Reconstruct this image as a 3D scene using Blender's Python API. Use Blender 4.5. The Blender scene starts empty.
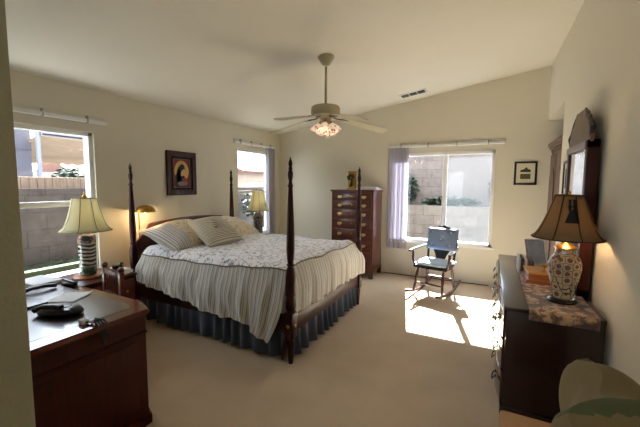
import bpy, bmesh, math, random
from mathutils import Vector, Matrix
random.seed(4)
PI = math.pi
C = bpy.context.scene.collection
sc = bpy.context.scene

# ------------------------------------------------------------------ camera
def make_camera():
    yaw, tilt, roll = .475, .087, .006
    fw = Vector((-math.sin(yaw), math.cos(yaw), 0)); rt = Vector((math.cos(yaw), math.sin(yaw), 0)); up = Vector((0, 0, 1))
    F = fw*math.cos(tilt) - up*math.sin(tilt); U = up*math.cos(tilt) + fw*math.sin(tilt)
    R = rt*math.cos(roll) + U*math.sin(roll); U2 = U*math.cos(roll) - rt*math.sin(roll)
    cd = bpy.data.cameras.new('camera'); cam = bpy.data.objects.new('camera', cd); C.objects.link(cam)
    cd.sensor_width = 36; cd.lens = 331.81/640*36; cd.clip_start = .05; cd.clip_end = 200
    m = Matrix((R, U2, -F)).transposed().to_4x4(); m.translation = Vector((3.9114, -5.7762, 1.575))
    cam.matrix_world = m; sc.camera = cam
make_camera()

# ------------------------------------------------------------------ world, sun, exposure
w = bpy.data.worlds.new('world'); sc.world = w; w.use_nodes = True
nt = w.node_tree; bg = nt.nodes['Background']
bg.inputs[0].default_value = (.78, .88, 1.0, 1); bg.inputs[1].default_value = 8.2
sd = bpy.data.lights.new('sun', 'SUN'); so = bpy.data.objects.new('sun', sd); C.objects.link(so)
sd.energy = 118; sd.angle = math.radians(.6); sd.color = (.87, .95, 1)
el = math.radians(40.5)
so.rotation_euler = Vector((.235*math.cos(el)/1.027, -1*math.cos(el)/1.027, -math.sin(el))).to_track_quat('-Z', 'Y').to_euler()
def area(name, loc, target, sx, sy, power, col):
    d = bpy.data.lights.new(name, 'AREA'); o = bpy.data.objects.new(name, d); C.objects.link(o)
    d.shape = 'RECTANGLE'; d.size = sx; d.size_y = sy; d.energy = power; d.color = col
    o.location = loc; o.rotation_euler = (Vector(target)-Vector(loc)).to_track_quat('-Z', 'Y').to_euler()
    return o
# added soft fill, set at an invented opening behind the camera
area('fill_behind', (2.3, -8.4, 1.55), (2.9, -2, 1.9), 1.1, 1.0, 3, (1, .88, .7))
sc.view_settings.view_transform = 'Standard'; sc.view_settings.look = 'None'
sc.view_settings.gamma = 1; sc.view_settings.use_curve_mapping = False
sc.view_settings.exposure = 0.40
sc.cycles.use_denoising = True
sc.cycles.max_bounces = 10; sc.cycles.diffuse_bounces = 6; sc.cycles.transparent_max_bounces = 16
sc.cycles.sample_clamp_indirect = 6

# ------------------------------------------------------------------ materials
def srgb(r, g, b):
    f = lambda c: c/12.92 if c <= .04045 else ((c+.055)/1.055)**2.4
    return (f(r/255), f(g/255), f(b/255), 1)
class N:
    def __init__(s, m): s.t = m.node_tree; s.n = s.t.nodes; s.l = s.t.links
    def new(s, ty, **kw):
        x = s.n.new(ty)
        for k, v in kw.items(): setattr(x, k, v)
        return x
    def ramp(s, fac, stops, interp='LINEAR'):
        r = s.new('ShaderNodeValToRGB'); r.color_ramp.interpolation = interp
        e = r.color_ramp.elements
        while len(e) < len(stops): e.new(.5)
        for q, (p, c) in zip(e, stops): q.position = p; q.color = c
        s.l.new(fac, r.inputs[0]); return r.outputs[0]
    def coord(s, which='Object', scale=(1, 1, 1), rot=(0, 0, 0)):
        tc = s.new('ShaderNodeTexCoord'); mp = s.new('ShaderNodeMapping')
        mp.inputs['Scale'].default_value = scale; mp.inputs['Rotation'].default_value = rot
        s.l.new(tc.outputs[which], mp.inputs[0]); return mp.outputs[0]
    def noise(s, vec, scale, detail=3, dist=0, out=0):
        x = s.new('ShaderNodeTexNoise'); x.inputs['Scale'].default_value = scale
        x.inputs['Detail'].default_value = detail; x.inputs['Distortion'].default_value = dist
        s.l.new(vec, x.inputs['Vector']); return x.outputs[out]
    def bump(s, h, bs, strength=.2, dist=.01):
        b = s.new('ShaderNodeBump'); b.inputs['Strength'].default_value = strength; b.inputs['Distance'].default_value = dist
        s.l.new(h, b.inputs['Height']); s.l.new(b.outputs[0], bs.inputs['Normal'])
    def math(s, op, a, b=None):
        m = s.new('ShaderNodeMath', operation=op)
        for i, v in enumerate((a, b)):
            if v is None: continue
            if isinstance(v, (int, float)): m.inputs[i].default_value = v
            else: s.l.new(v, m.inputs[i])
        return m.outputs[0]
    def mix(s, fac, a, b):
        m = s.new('ShaderNodeMix', data_type='RGBA')
        for sock, v in ((m.inputs[0], fac), (m.inputs[6], a), (m.inputs[7], b)):
            if isinstance(v, (int, float, tuple)): sock.default_value = v
            else: s.l.new(v, sock)
        return m.outputs[2]
def base(name, col=(.5, .5, .5, 1), rough=.5, metal=0, spec=.5, coat=0, sheen=0):
    m = bpy.data.materials.new(name); m.use_nodes = True
    b = m.node_tree.nodes['Principled BSDF']
    b.inputs['Base Color'].default_value = col; b.inputs['Roughness'].default_value = rough
    b.inputs['Metallic'].default_value = metal; b.inputs['Specular IOR Level'].default_value = spec
    b.inputs['Coat Weight'].default_value = coat; b.inputs['Coat Roughness'].default_value = .12
    b.inputs['Sheen Weight'].default_value = sheen
    return m, b, N(m)
def paint(name, col, bump=.08, scale=90, rough=.85):
    m, b, n = base(name, col, rough, spec=.25)
    v = n.coord(); h = n.noise(v, scale, 3); n.bump(h, b, bump, .004)
    big = n.noise(v, 1.7, 2)
    c2 = tuple(x*.96 for x in col[:3])+(1,)
    n.l.new(n.mix(big, col, c2), b.inputs['Base Color']); return m
def wood(name, c1, c2, rough=.32, coat=.25, axis=0, scale=5):
    m, b, n = base(name, c1, rough, coat=coat)
    s = [12, 12, 12]; s[axis] = 1.2
    v = n.coord('Object', tuple(s)); f = n.noise(v, scale*.6, 5, 1.2)
    n.l.new(n.ramp(f, [(.3, c1), (.75, c2)]), b.inputs['Base Color'])
    n.bump(f, b, .04, .003); return m
def plain(name, col, rough=.5, metal=0, coat=0, var=.12, scale=30, sheen=0, bump=.05):
    m, b, n = base(name, col, rough, metal, coat=coat, sheen=sheen)
    v = n.coord(); f = n.noise(v, scale, 3)
    c2 = tuple(x*(1-var) for x in col[:3])+(1,)
    n.l.new(n.mix(f, col, c2), b.inputs['Base Color'])
    if bump: n.bump(f, b, bump, .003)
    return m
def emit(name, col, s):
    m, b, n = base(name, col, .5); b.inputs['Emission Color'].default_value = col; b.inputs['Emission Strength'].default_value = s; return m
def glassy(name, tint=(1, 1, 1, 1), refl=.07, haze=0, hcol=(.8, .8, .8, 1)):
    m = bpy.data.materials.new(name); m.use_nodes = True; n = N(m); n.n.remove(n.n['Principled BSDF'])
    out = n.n['Material Output']
    t = n.new('ShaderNodeBsdfTransparent'); t.inputs[0].default_value = tint
    g = n.new('ShaderNodeBsdfGlossy'); g.inputs['Roughness'].default_value = .02
    x = n.new('ShaderNodeMixShader'); x.inputs[0].default_value = refl
    n.l.new(t.outputs[0], x.inputs[1]); n.l.new(g.outputs[0], x.inputs[2]); o = x.outputs[0]
    if haze:
        d = n.new('ShaderNodeBsdfDiffuse'); d.inputs[0].default_value = hcol
        tr = n.new('ShaderNodeBsdfTranslucent'); tr.inputs[0].default_value = hcol
        dm = n.new('ShaderNodeMixShader'); dm.inputs[0].default_value = .5; n.l.new(d.outputs[0], dm.inputs[1]); n.l.new(tr.outputs[0], dm.inputs[2])
        y = n.new('ShaderNodeMixShader')
        v = n.coord('Object', (1, 1, 1)); nz = n.noise(v, 260, 1)
        n.l.new(n.math('MULTIPLY', n.math('ADD', nz, .5), haze), y.inputs[0])
        n.l.new(o, y.inputs[1]); n.l.new(dm.outputs[0], y.inputs[2]); o = y.outputs[0]
    n.l.new(o, out.inputs[0]); return m
def cloth_trans(name, col, trans=.5, stripes=None):
    m = bpy.data.materials.new(name); m.use_nodes = True; n = N(m); n.n.remove(n.n['Principled BSDF'])
    d = n.new('ShaderNodeBsdfDiffuse'); t = n.new('ShaderNodeBsdfTranslucent')
    v = n.coord('Object', (1, 1, 1)); f = n.noise(v, 160, 2)
    c = n.mix(f, col, tuple(x*.88 for x in col[:3])+(1,))
    n.l.new(c, d.inputs[0]); n.l.new(c, t.inputs[0])
    x = n.new('ShaderNodeMixShader'); x.inputs[0].default_value = trans
    n.l.new(d.outputs[0], x.inputs[1]); n.l.new(t.outputs[0], x.inputs[2]); n.l.new(x.outputs[0], n.n['Material Output'].inputs[0]); return m

def brick_mat(name, c1, c2, mortar, bw, bh, axis):
    m, b, n = base(name, c1, .9, spec=.2)
    rot = (PI/2, 0, 0) if axis == 'y' else (PI/2, 0, PI/2)
    tc = n.new('ShaderNodeTexCoord'); sx = n.new('ShaderNodeSeparateXYZ'); cx = n.new('ShaderNodeCombineXYZ')
    n.l.new(tc.outputs['Object'], sx.inputs[0])
    n.l.new(sx.outputs[0 if axis == 'y' else 1], cx.inputs[0]); n.l.new(sx.outputs[2], cx.inputs[1])
    k = n.new('ShaderNodeTexBrick'); n.l.new(cx.outputs[0], k.inputs['Vector'])
    k.inputs['Color1'].default_value = c1; k.inputs['Color2'].default_value = c2; k.inputs['Mortar'].default_value = mortar
    k.inputs['Scale'].default_value = 1; k.inputs['Brick Width'].default_value = bw; k.inputs['Row Height'].default_value = bh
    k.inputs['Mortar Size'].default_value = .008; k.inputs['Bias'].default_value = 0
    f = n.noise(tc.outputs['Object'], 9, 5)
    n.l.new(n.mix(n.math('MULTIPLY', f, .35), k.outputs[0], (.25, .22, .2, 1)), b.inputs['Base Color'])
    n.bump(k.outputs[1], b, -.4, .01); return m
def stripes(name, cols, freq, rough=.9, dirn=0):
    m, b, n = base(name, cols[0], rough, spec=.2, sheen=.2)
    tc = n.new('ShaderNodeTexCoord'); sx = n.new('ShaderNodeSeparateXYZ'); n.l.new(tc.outputs['UV'], sx.inputs[0])
    fr = n.math('FRACT', n.math('MULTIPLY', sx.outputs[dirn], freq))
    st = []
    for i, c in enumerate(cols): st.append((i/len(cols), c))
    c = n.ramp(fr, st, 'CONSTANT')
    f = n.noise(n.coord('UV', (1, 1, 1)), 60, 3)
    n.l.new(n.mix(n.math('MULTIPLY', f, .3), c, cols[0]), b.inputs['Base Color'])
    n.bump(n.noise(n.coord('UV'), 14, 3), b, .25, .02); return m
def floral(name, ground, motif, motif2, scale):
    m, b, n = base(name, ground, .9, spec=.2, sheen=.2)
    v = n.coord('UV', (1, 1, 1))
    a = n.noise(v, scale, 2, 2.2); a2 = n.noise(v, scale*1.7, 2, 2.5)
    vv = n.new('ShaderNodeTexVoronoi'); vv.inputs['Scale'].default_value = scale*1.25; n.l.new(v, vv.inputs['Vector'])
    k1 = n.ramp(a, [(.0, (0, 0, 0, 1)), (.54, (0, 0, 0, 1)), (.59, (1, 1, 1, 1)), (.63, (0, 0, 0, 1))])
    k2 = n.ramp(vv.outputs[0], [(0, (1, 1, 1, 1)), (.2, (1, 1, 1, 1)), (.3, (0, 0, 0, 1))])
    c = n.mix(n.math('MULTIPLY', k2, n.ramp(a2, [(.45, (0, 0, 0, 1)), (.55, (1, 1, 1, 1))])), ground, motif2)
    n.l.new(n.mix(k1, c, motif), b.inputs['Base Color'])
    n.bump(n.noise(n.coord('UV'), 9, 3), b, .2, .02); return m

M = {}
M['wall'] = paint('wall_paint', srgb(216, 210, 192))
M['wall_entry'] = paint('wall_paint_shaded', srgb(160, 156, 132), bump=.5, scale=60)  # wall paint darkened in its colour to stand in for shade
M['ceil'] = paint('ceiling_paint', srgb(232, 228, 216), scale=60)
M['white'] = plain('white_frame', srgb(232, 232, 230), .45, var=.03)
m, b, n = base('carpet', (.4, .32, .22, 1), .98, spec=.1, sheen=.3)
v = n.coord(); f1 = n.noise(v, 220, 2); f2 = n.noise(v, 3.2, 5)
c = n.mix(f1, srgb(172, 148, 116), srgb(208, 186, 154)); n.l.new(n.mix(n.math('MULTIPLY', f2, .62), c, srgb(150, 126, 98)), b.inputs['Base Color']); n.bump(f1, b, .5, .01)
M['carpet'] = m
M['mahog'] = wood('mahogany', srgb(52, 17, 9), srgb(78, 28, 15), .42, .06, 2)
M['mahogx'] = wood('mahogany_long', srgb(70, 24, 13), srgb(110, 44, 24), .28, .4, 1)
M['cherry'] = wood('cherry', srgb(64, 28, 18), srgb(96, 44, 28), .3, .35, 0)
M['desktop'] = wood('polished_mahogany', srgb(78, 26, 14), srgb(112, 44, 24), .15, .6, 1)
M['darkpost'] = wood('dark_mahogany', srgb(42, 15, 9), srgb(66, 25, 15), .4, .08, 2)
M['dresser'] = wood('dresser_wood', srgb(26, 10, 8), srgb(38, 15, 12), .26, .35, 1)
M['dresser_front'] = wood('dresser_front', srgb(48, 20, 16), srgb(66, 28, 22), .12, .8, 1)
M['armoire'] = wood('armoire_wood', srgb(78, 52, 40), srgb(98, 68, 54), .4, .1, 2)
M['blackwood'] = wood('black_lacquer', srgb(22, 17, 18), srgb(36, 26, 26), .3, .3, 2)
M['chairwood'] = wood('rocker_wood', srgb(48, 24, 22), srgb(74, 36, 30), .3, .3, 2)
M['honey'] = wood('honey_wood', srgb(120, 66, 30), srgb(160, 96, 46), .35, .3, 0)
M['oldbrass'] = plain('pale_brass', srgb(200, 178, 124), .35, .8)
M['giltwood'] = plain('gilt_wood', srgb(190, 134, 56), .35, .3, var=.25)
M['brass'] = plain('brass', srgb(190, 146, 70), .34, 1, var=.2)
M['iron'] = plain('dark_pull_metal', srgb(46, 40, 38), .35, .8)
M['railback'] = plain('grey_rail_back', srgb(214, 210, 196), .6)
M['silver'] = plain('silver', srgb(190, 190, 195), .25, 1)
M['cream_metal'] = plain('cream_enamel', srgb(176, 168, 140), .4, var=.05)
M['fan_iron'] = plain('antique_bronze', srgb(96, 84, 64), .45, .5)
M['blade'] = plain('pale_blade', srgb(205, 200, 178), .4, var=.06)
M['glass'] = glassy('window_glass', refl=.015)
M['screen'] = glassy('insect_screen', refl=.01, haze=.10, hcol=(.10, .105, .11, 1))
M['mirror'] = plain('mirror_silver', (.92, .93, .93, 1), .02, 1, var=.01, bump=0)
M['blind'] = cloth_trans('lavender_blind', srgb(196, 192, 200), .24)
M['black'] = plain('black_plastic', srgb(18, 18, 20), .3)
M['paper'] = plain('paper', srgb(225, 226, 232), .8, var=.04)
M['leather'] = plain('desk_leather', srgb(44, 36, 42), .3, coat=.4, scale=120)
M['stripe'] = stripes('bed_stripe', [srgb(206, 204, 198), srgb(196, 192, 182), srgb(122, 122, 126), srgb(204, 200, 190), srgb(166, 158, 144), srgb(206, 204, 200)], 19)
M['floral'] = floral('bed_floral', srgb(236, 236, 242), srgb(96, 96, 116), srgb(160, 154, 152), 9)
M['sham'] = floral('sham_floral', srgb(216, 202, 172), srgb(150, 112, 84), srgb(180, 156, 130), 8)
M['cushion'] = stripes('cushion_stripe', [srgb(214, 206, 186), srgb(110, 108, 110), srgb(206, 198, 178), srgb(150, 136, 112)], 12)
M['shamstripe'] = stripes('sham_stripe', [srgb(212, 208, 200), srgb(120, 122, 134), srgb(206, 202, 194), srgb(156, 152, 150)], 18, dirn=1)
M['sheet'] = plain('sheet', srgb(200, 196, 190), .9)
M['piping'] = plain('taupe_piping', srgb(128, 112, 88), .9)
M['ruffle'] = plain('slate_blue_cotton', srgb(58, 66, 82), .95, var=.15, sheen=.2)
M['bluecush'] = plain('blue_grey_velvet', srgb(104, 116, 140), .7, sheen=.5, scale=50)
M['seatcush'] = plain('pale_blue_velvet', srgb(150, 170, 186), .6, sheen=.5, scale=50)
M['shade'] = cloth_trans('cream_shade', srgb(232, 226, 196), .5)
M['shade_r'] = cloth_trans('tan_shade', srgb(140, 116, 86), .34)
M['trim'] = plain('brown_trim', srgb(54, 30, 18), .8)
M['tassel'] = plain('black_tassel', srgb(24, 18, 16), .9)
M['green'] = plain('green_stripe_cloth', srgb(74, 84, 48), .9)
M['creamcloth'] = plain('cream_cloth', srgb(122, 106, 70), .9, var=.2, scale=14, bump=.2)
M['tanseat'] = plain('tan_upholstery', srgb(166, 126, 84), .9, var=.2, scale=90)
M['grass'] = plain('grass', srgb(46, 54, 20), .9, var=.5, scale=60)
M['concrete'] = plain('concrete', srgb(96, 94, 90), .9, var=.2, scale=8)
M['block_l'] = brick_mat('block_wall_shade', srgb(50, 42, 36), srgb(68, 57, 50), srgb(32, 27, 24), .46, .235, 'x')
M['block_lo'] = brick_mat('block_wall_low', srgb(72, 66, 60), srgb(88, 81, 74), srgb(48, 44, 40), .46, .22, 'y')
M['block_hi'] = brick_mat('block_wall_high', srgb(64, 56, 53), srgb(79, 70, 66), srgb(42, 37, 36), .46, .22, 'y')
M['block_c'] = brick_mat('block_wall_corner', srgb(138, 120, 104), srgb(150, 132, 116), srgb(108, 94, 82), .46, .24, 'x')
M['fence'] = wood('fence_boards', srgb(112, 94, 80), srgb(138, 118, 100), .9, 0, 2)
M['out_white'] = plain('dimmed_white', srgb(104, 104, 113), .8)  # white dimmed in its colour to offset the strong sky light
M['clad_out'] = paint('bounce_clad_brown', srgb(86, 74, 64))
M['stucco'] = paint('stucco_lavender', srgb(74, 72, 79))
M['stucco_t'] = paint('stucco_tan', srgb(124, 110, 97))
M['tile'] = plain('roof_tile', srgb(98, 60, 47), .9, var=.4, scale=12)
M['patio'] = wood('patio_slats', srgb(132, 112, 92), srgb(158, 138, 116), .8, 0, 1)
M['leafm'] = plain('ivy_leaf', srgb(34, 54, 34), .6, var=.5, scale=20)
M['soil'] = plain('soil', srgb(90, 76, 62), .95, var=.3, scale=12)

for q in ('darkpost', 'mahog', 'blackwood', 'chairwood'): M[q].node_tree.nodes['Principled BSDF'].inputs['Specular IOR Level'].default_value = .25
# ------------------------------------------------------------------ mesh builder
class MB:
    def __init__(s): s.bm = bmesh.new(); s.uv = s.bm.loops.layers.uv.new('UVMap')
    def _merge(s, b, mat=None, mi=0):
        if mat: bmesh.ops.transform(b, matrix=mat, verts=b.verts)
        for f in b.faces: f.material_index = mi
        me = bpy.data.meshes.new('t'); b.to_mesh(me); b.free(); s.bm.from_mesh(me); bpy.data.meshes.remove(me); return s
    def box(s, x0, x1, y0, y1, z0, z1, bev=0, mat=None, mi=0, seg=2):
        b = bmesh.new(); bmesh.ops.create_cube(b, size=1)
        bmesh.ops.transform(b, matrix=Matrix.Translation(((x0+x1)/2, (y0+y1)/2, (z0+z1)/2)) @ Matrix.Diagonal((x1-x0, y1-y0, z1-z0, 1)), verts=b.verts)
        if bev: bmesh.ops.bevel(b, geom=b.edges[:], offset=bev, segments=seg, affect='EDGES', profile=.6)
        return s._merge(b, mat, mi)
    def lathe(s, prof, seg=20, c=(0, 0, 0), mat=None, sx=1, sy=1, mi=0, cap=True):
        b = bmesh.new(); rings = []
        for r, z in prof:
            rings.append([b.verts.new((c[0]+sx*r*math.cos(2*PI*i/seg), c[1]+sy*r*math.sin(2*PI*i/seg), c[2]+z)) for i in range(seg)])
        for a, d in zip(rings, rings[1:]):
            for i in range(seg): b.faces.new((a[i], a[(i+1) % seg], d[(i+1) % seg], d[i]))
        if cap:
            b.faces.new(rings[0][::-1]); b.faces.new(rings[-1])
        return s._merge(b, mat, mi)
    def tube(s, pts, r, seg=8, mat=None, mi=0, flat=1.0):
        b = bmesh.new(); P = [Vector(p) for p in pts]; rings = []
        rr = r if isinstance(r, (list, tuple)) else [r]*len(P)
        prev = None
        for i, p in enumerate(P):
            t = (P[min(i+1, len(P)-1)]-P[max(i-1, 0)]).normalized()
            if prev is None:
                a = Vector((0, 0, 1)) if abs(t.z) < .9 else Vector((1, 0, 0)); u = t.cross(a).normalized()
            else: u = (prev-t*prev.dot(t)).normalized()
            prev = u; v = t.cross(u)
            rings.append([b.verts.new(p+u*rr[i]*math.cos(2*PI*k/seg)+v*rr[i]*flat*math.sin(2*PI*k/seg)) for k in range(seg)])
        for a, d in zip(rings, rings[1:]):
            for k in range(seg): b.faces.new((a[k], a[(k+1) % seg], d[(k+1) % seg], d[k]))
        b.faces.new(rings[0][::-1]); b.faces.new(rings[-1]); bmesh.ops.recalc_face_normals(b, faces=b.faces)
        return s._merge(b, mat, mi)
    def prism(s, poly, z0, z1, mat=None, bev=0, mi=0):   # polygon in XY extruded in Z
        b = bmesh.new(); lo = [b.verts.new((x, y, z0)) for x, y in poly]; hi = [b.verts.new((x, y, z1)) for x, y in poly]
        b.faces.new(lo[::-1]); b.faces.new(hi); k = len(poly)
        for i in range(k): b.faces.new((lo[i], lo[(i+1) % k], hi[(i+1) % k], hi[i]))
        bmesh.ops.recalc_face_normals(b, faces=b.faces)
        if bev:
            es = [e for e in b.edges if abs(e.verts[0].co.z-e.verts[1].co.z) < 1e-6]
            bmesh.ops.bevel(b, geom=es, offset=bev, segments=2, affect='EDGES')
        return s._merge(b, mat, mi)
    def sphere(s, c, r, sx=1, sy=1, sz=1, seg=12, mat=None, mi=0):
        b = bmesh.new(); bmesh.ops.create_uvsphere(b, u_segments=seg, v_segments=max(6, seg*2//3), radius=r)
        bmesh.ops.transform(b, matrix=Matrix.Translation(c) @ Matrix.Diagonal((sx, sy, sz, 1)), verts=b.verts)
        return s._merge(b, mat, mi)
    def grid(s, fn, nu, nv, mi=None, uvf=None, close=False, mat=None):
        V = [[s.bm.verts.new(mat @ Vector(fn(i/nu, j/nv)) if mat else fn(i/nu, j/nv)) for j in range(nv+1)] for i in range(nu+1)]
        for i in range(nu):
            for j in range(nv):
                f = s.bm.faces.new((V[i][j], V[i+1][j], V[i+1][j+1], V[i][j+1]))
                f.material_index = mi((i+.5)/nu, (j+.5)/nv) if callable(mi) else (mi or 0)
                for lp, (a, b) in zip(f.loops, ((i, j), (i+1, j), (i+1, j+1), (i, j+1))):
                    lp[s.uv].uv = uvf(a/nu, b/nv) if uvf else (a/nu, b/nv)
        return s
    def build(s, name, mat, parent=None, smooth=40, loc=None, rz=0, solid=0, weld=0):
        if weld: bmesh.ops.remove_doubles(s.bm, verts=s.bm.verts, dist=weld)
        me = bpy.data.meshes.new(name); s.bm.to_mesh(me); s.bm.free()
        for mm in (mat if isinstance(mat, (list, tuple)) else [mat]): me.materials.append(mm)
        if smooth:
            me.shade_smooth(); me.set_sharp_from_angle(angle=math.radians(smooth))
        o = bpy.data.objects.new(name, me); C.objects.link(o)
        if parent: o.parent = parent
        if loc: o.location = loc
        o.rotation_euler.z = rz
        if solid:
            md = o.modifiers.new('solid', 'SOLIDIFY'); md.thickness = solid; md.offset = 0
        return o
def thing(name, label, cat, loc=(0, 0, 0), rz=0, group=None):
    o = bpy.data.objects.new(name, None); C.objects.link(o); o.location = loc; o.rotation_euler.z = rz
    o.empty_display_size = .1; return tag(o, label, cat, group)
def tag(o, label, cat, group=None, kind=None):
    o['label'] = label; o['category'] = cat
    if group: o['group'] = group
    if kind: o['kind'] = kind
    return o
def struct(o, label=None):
    o['kind'] = 'structure'
    if label: o['label'] = label
    return o
def swin(name, label):
    o = bpy.data.objects.new(name, None); C.objects.link(o); return struct(o, label)
def copy_tree(o, parent=None):
    c = o.copy(); C.objects.link(c); c.parent = parent
    for ch in list(o.children): copy_tree(ch, c)
    return c
def RX(a): return Matrix.Rotation(a, 4, 'X')
def RY(a): return Matrix.Rotation(a, 4, 'Y')
def RZ(a): return Matrix.Rotation(a, 4, 'Z')
def T(x, y, z): return Matrix.Translation((x, y, z))
AXX = Matrix(((0, 0, 1, 0), (1, 0, 0, 0), (0, 1, 0, 0), (0, 0, 0, 1)))   # polygon (a,b) -> (y,z), extrude along x
AXY = Matrix(((1, 0, 0, 0), (0, 0, 1, 0), (0, 1, 0, 0), (0, 0, 0, 1)))   # polygon (a,b) -> (x,z), extrude along y

# ------------------------------------------------------------------ room shell
W = 4.59; ZC = 2.597; SL = .144; YF = -8.6
ceilz = lambda x: ZC + SL*x
struct(MB().box(-.18, 5.5, YF-.2, .18, -.12, 0).build('floor', M['carpet'], smooth=0), 'beige carpet covering the bedroom floor')
mb = MB(); mb.prism([(-.18, ceilz(-.18)), (5.5, ceilz(5.5)), (5.5, ceilz(5.5)+.12), (-.18, ceilz(-.18)+.12)], YF-.2, .18, mat=AXY)
struct(mb.build('ceiling', M['ceil'], smooth=0), 'pale sloping ceiling')
# left wall with two openings: y ranges
W1 = (-4.95, -3.62, .545, 2.13); W2 = (-1.30, -.33, .622, 2.20)
mb = MB()
for y0, y1 in ((YF, W1[0]), (W1[1], W2[0]), (W2[1], 0)): mb.box(-.16, 0, y0, y1, 0, ZC)
for q in (W1, W2): mb.box(-.16, 0, q[0], q[1], 0, q[2]); mb.box(-.16, 0, q[0], q[1], q[3], ZC)
struct(mb.build('wall_left', M['wall'], smooth=0), 'cream wall behind the bed with two windows')
W3 = (2.30, 3.951, .606, 2.117)
mb = MB()
mb.prism([(-.16, 0), (W3[0], 0), (W3[0], ceilz(W3[0])), (-.16, ceilz(-.16))], 0, .16, mat=AXY)
mb.prism([(W3[1], 0), (5.5, 0), (5.5, ceilz(5.5)), (W3[1], ceilz(W3[1]))], 0, .16, mat=AXY)
mb.box(W3[0], W3[1], 0, .16, 0, W3[2])
mb.prism([(W3[0], W3[3]), (W3[1], W3[3]), (W3[1], ceilz(W3[1])), (W3[0], ceilz(W3[0]))], 0, .16, mat=AXY)
struct(mb.build('wall_back', M['wall'], smooth=0), 'cream far wall with the wide window')
mb = MB()
mb.box(W, W+.15, YF, -1.22, 0, ceilz(W)+.01)
mb.prism([(W, 2.505), (5.4, 2.505), (5.4, ceilz(5.4)), (W, ceilz(W))], -1.22, 0, mat=AXY)
mb.box(W+.15, 5.4, -1.34, -1.22, 0, ceilz(W)+.05); mb.box(5.3, 5.4, -1.3, 0, 0, 2.52)
struct(mb.build('wall_right', M['wall'], smooth=0), 'cream right wall with a recess for the armoire')
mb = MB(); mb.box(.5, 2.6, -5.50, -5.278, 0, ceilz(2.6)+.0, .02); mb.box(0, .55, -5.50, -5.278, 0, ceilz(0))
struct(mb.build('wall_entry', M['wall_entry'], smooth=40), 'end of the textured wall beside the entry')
mb = MB(); mb.box(-.16, 1.0, YF, YF+.12, 0, 3.2); mb.box(3.6, 5.4, YF, YF+.12, 0, 3.45); mb.box(.9, 3.7, YF, YF+.12, 2.1, 3.35); mb.box(.9, 3.7, YF, YF+.12, 0, 1.0); mb.box(.9, 1.7, YF, YF+.12, .9, 2.2); mb.box(2.9, 3.7, YF, YF+.12, .9, 2.2)  # gap in this wall is an invented window that lets sky fill in
struct(mb.build('wall_front', M['wall'], smooth=0), 'wall behind the camera')
mb = MB(); mb.prism([(0, ZC-.005), (.17, ceilz(.17)+.0), (.17, ceilz(.17)+.02), (0, ZC+.03)], -5.28, 0, mat=AXY)
struct(mb.build('trim_1', M['ceil'], smooth=0), 'soft strip where the left wall meets the ceiling')

ex = M['clad_out']  # dark slabs added outside so the sunlit house bounces little light
mb = MB(); mb.box(-.3, W3[0]-.06, .16, .21, -.2, 2.75); mb.box(W3[1]+.06, 5.6, .16, .21, -.2, 2.75); mb.box(W3[0]-.06, W3[1]+.06, .16, .21, -.2, W3[2]-.06); mb.box(W3[0]-.06, W3[1]+.06, .16, .21, W3[3]+.06, 2.75)
struct(mb.build('wall_bounce_clad_back', ex, smooth=0), 'brown cladding added outside the far wall to cut sun bounce')
mb = MB()
for y0, y1 in ((YF, W1[0]-.05), (W1[1]+.05, W2[0]-.05), (W2[1]+.05, .21)): mb.box(-.21, -.16, y0, y1, -.2, ZC)
for q in (W1, W2): mb.box(-.21, -.16, q[0]-.05, q[1]+.05, -.2, q[2]-.05); mb.box(-.21, -.16, q[0]-.05, q[1]+.05, q[3]+.05, ZC)
struct(mb.build('wall_bounce_clad_left', ex, smooth=0), 'brown cladding added outside the left wall to cut sun bounce')
# ------------------------------------------------------------------ windows
def hung(name, q, label, screen_low):
    y0, y1, z0, z1 = q; t = swin(name, label); zm = .5*(z0+z1)+.02
    f = MB()
    for a in ((y0, y0+.045), (y1-.045, y1)): f.box(-.13, -.03, a[0], a[1], z0, z1, .004)
    for a in ((z0, z0+.045), (z1-.045, z1)): f.box(-.13, -.03, y0, y1, a[0], a[1], .004)
    f.build('window_frame', M['white'], t)
    MB().box(-.11, -.05, y0+.04, y1-.04, zm-.028, zm+.028, .004).build('meeting_rail', M['white'], t)
    MB().box(-.082, -.078, y0+.04, y1-.04, zm, z1-.04).build('upper_pane', M['glass'], t, 0)
    MB().box(-.082, -.078, y0+.04, y1-.04, z0+.04, zm).build('lower_pane', M['screen'] if screen_low else M['glass'], t, 0)
    MB().box(-.03, .012, y0-.0, y1+.0, z0-.022, z0, .004).build('window_sill', M['white'], t)
hung('window_1', W1, 'white single-hung window above the desk', False)
hung('window_2', W2, 'white single-hung window in the far left corner', True)
t = swin('window_3', 'wide white sliding window in the far wall')
x0, x1, z0, z1 = W3; f = MB()
for a in ((x0, x0+.05), (x1-.05, x1)): f.box(a[0], a[1], -.012, .1, z0, z1, .004)
for a in ((z0, z0+.05), (z1-.05, z1)): f.box(x0, x1, -.012, .1, a[0], a[1], .004)
f.build('window_frame', M['white'], t)
MB().box(3.195, 3.262, .02, .075, z0+.04, z1-.04, .004).build('mullion', M['white'], t)
MB().box(x0+.04, 3.2, .045, .05, z0+.04, z1-.04).build('left_pane', M['glass'], t, 0)
MB().box(3.25, x1-.04, .045, .05, z0+.04, z1-.04).build('right_pane', M['screen'], t, 0)
MB().box(x0, x1+.03, -.03, .02, z0-.03, z0, .005).build('window_sill', M['white'], t)

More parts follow.
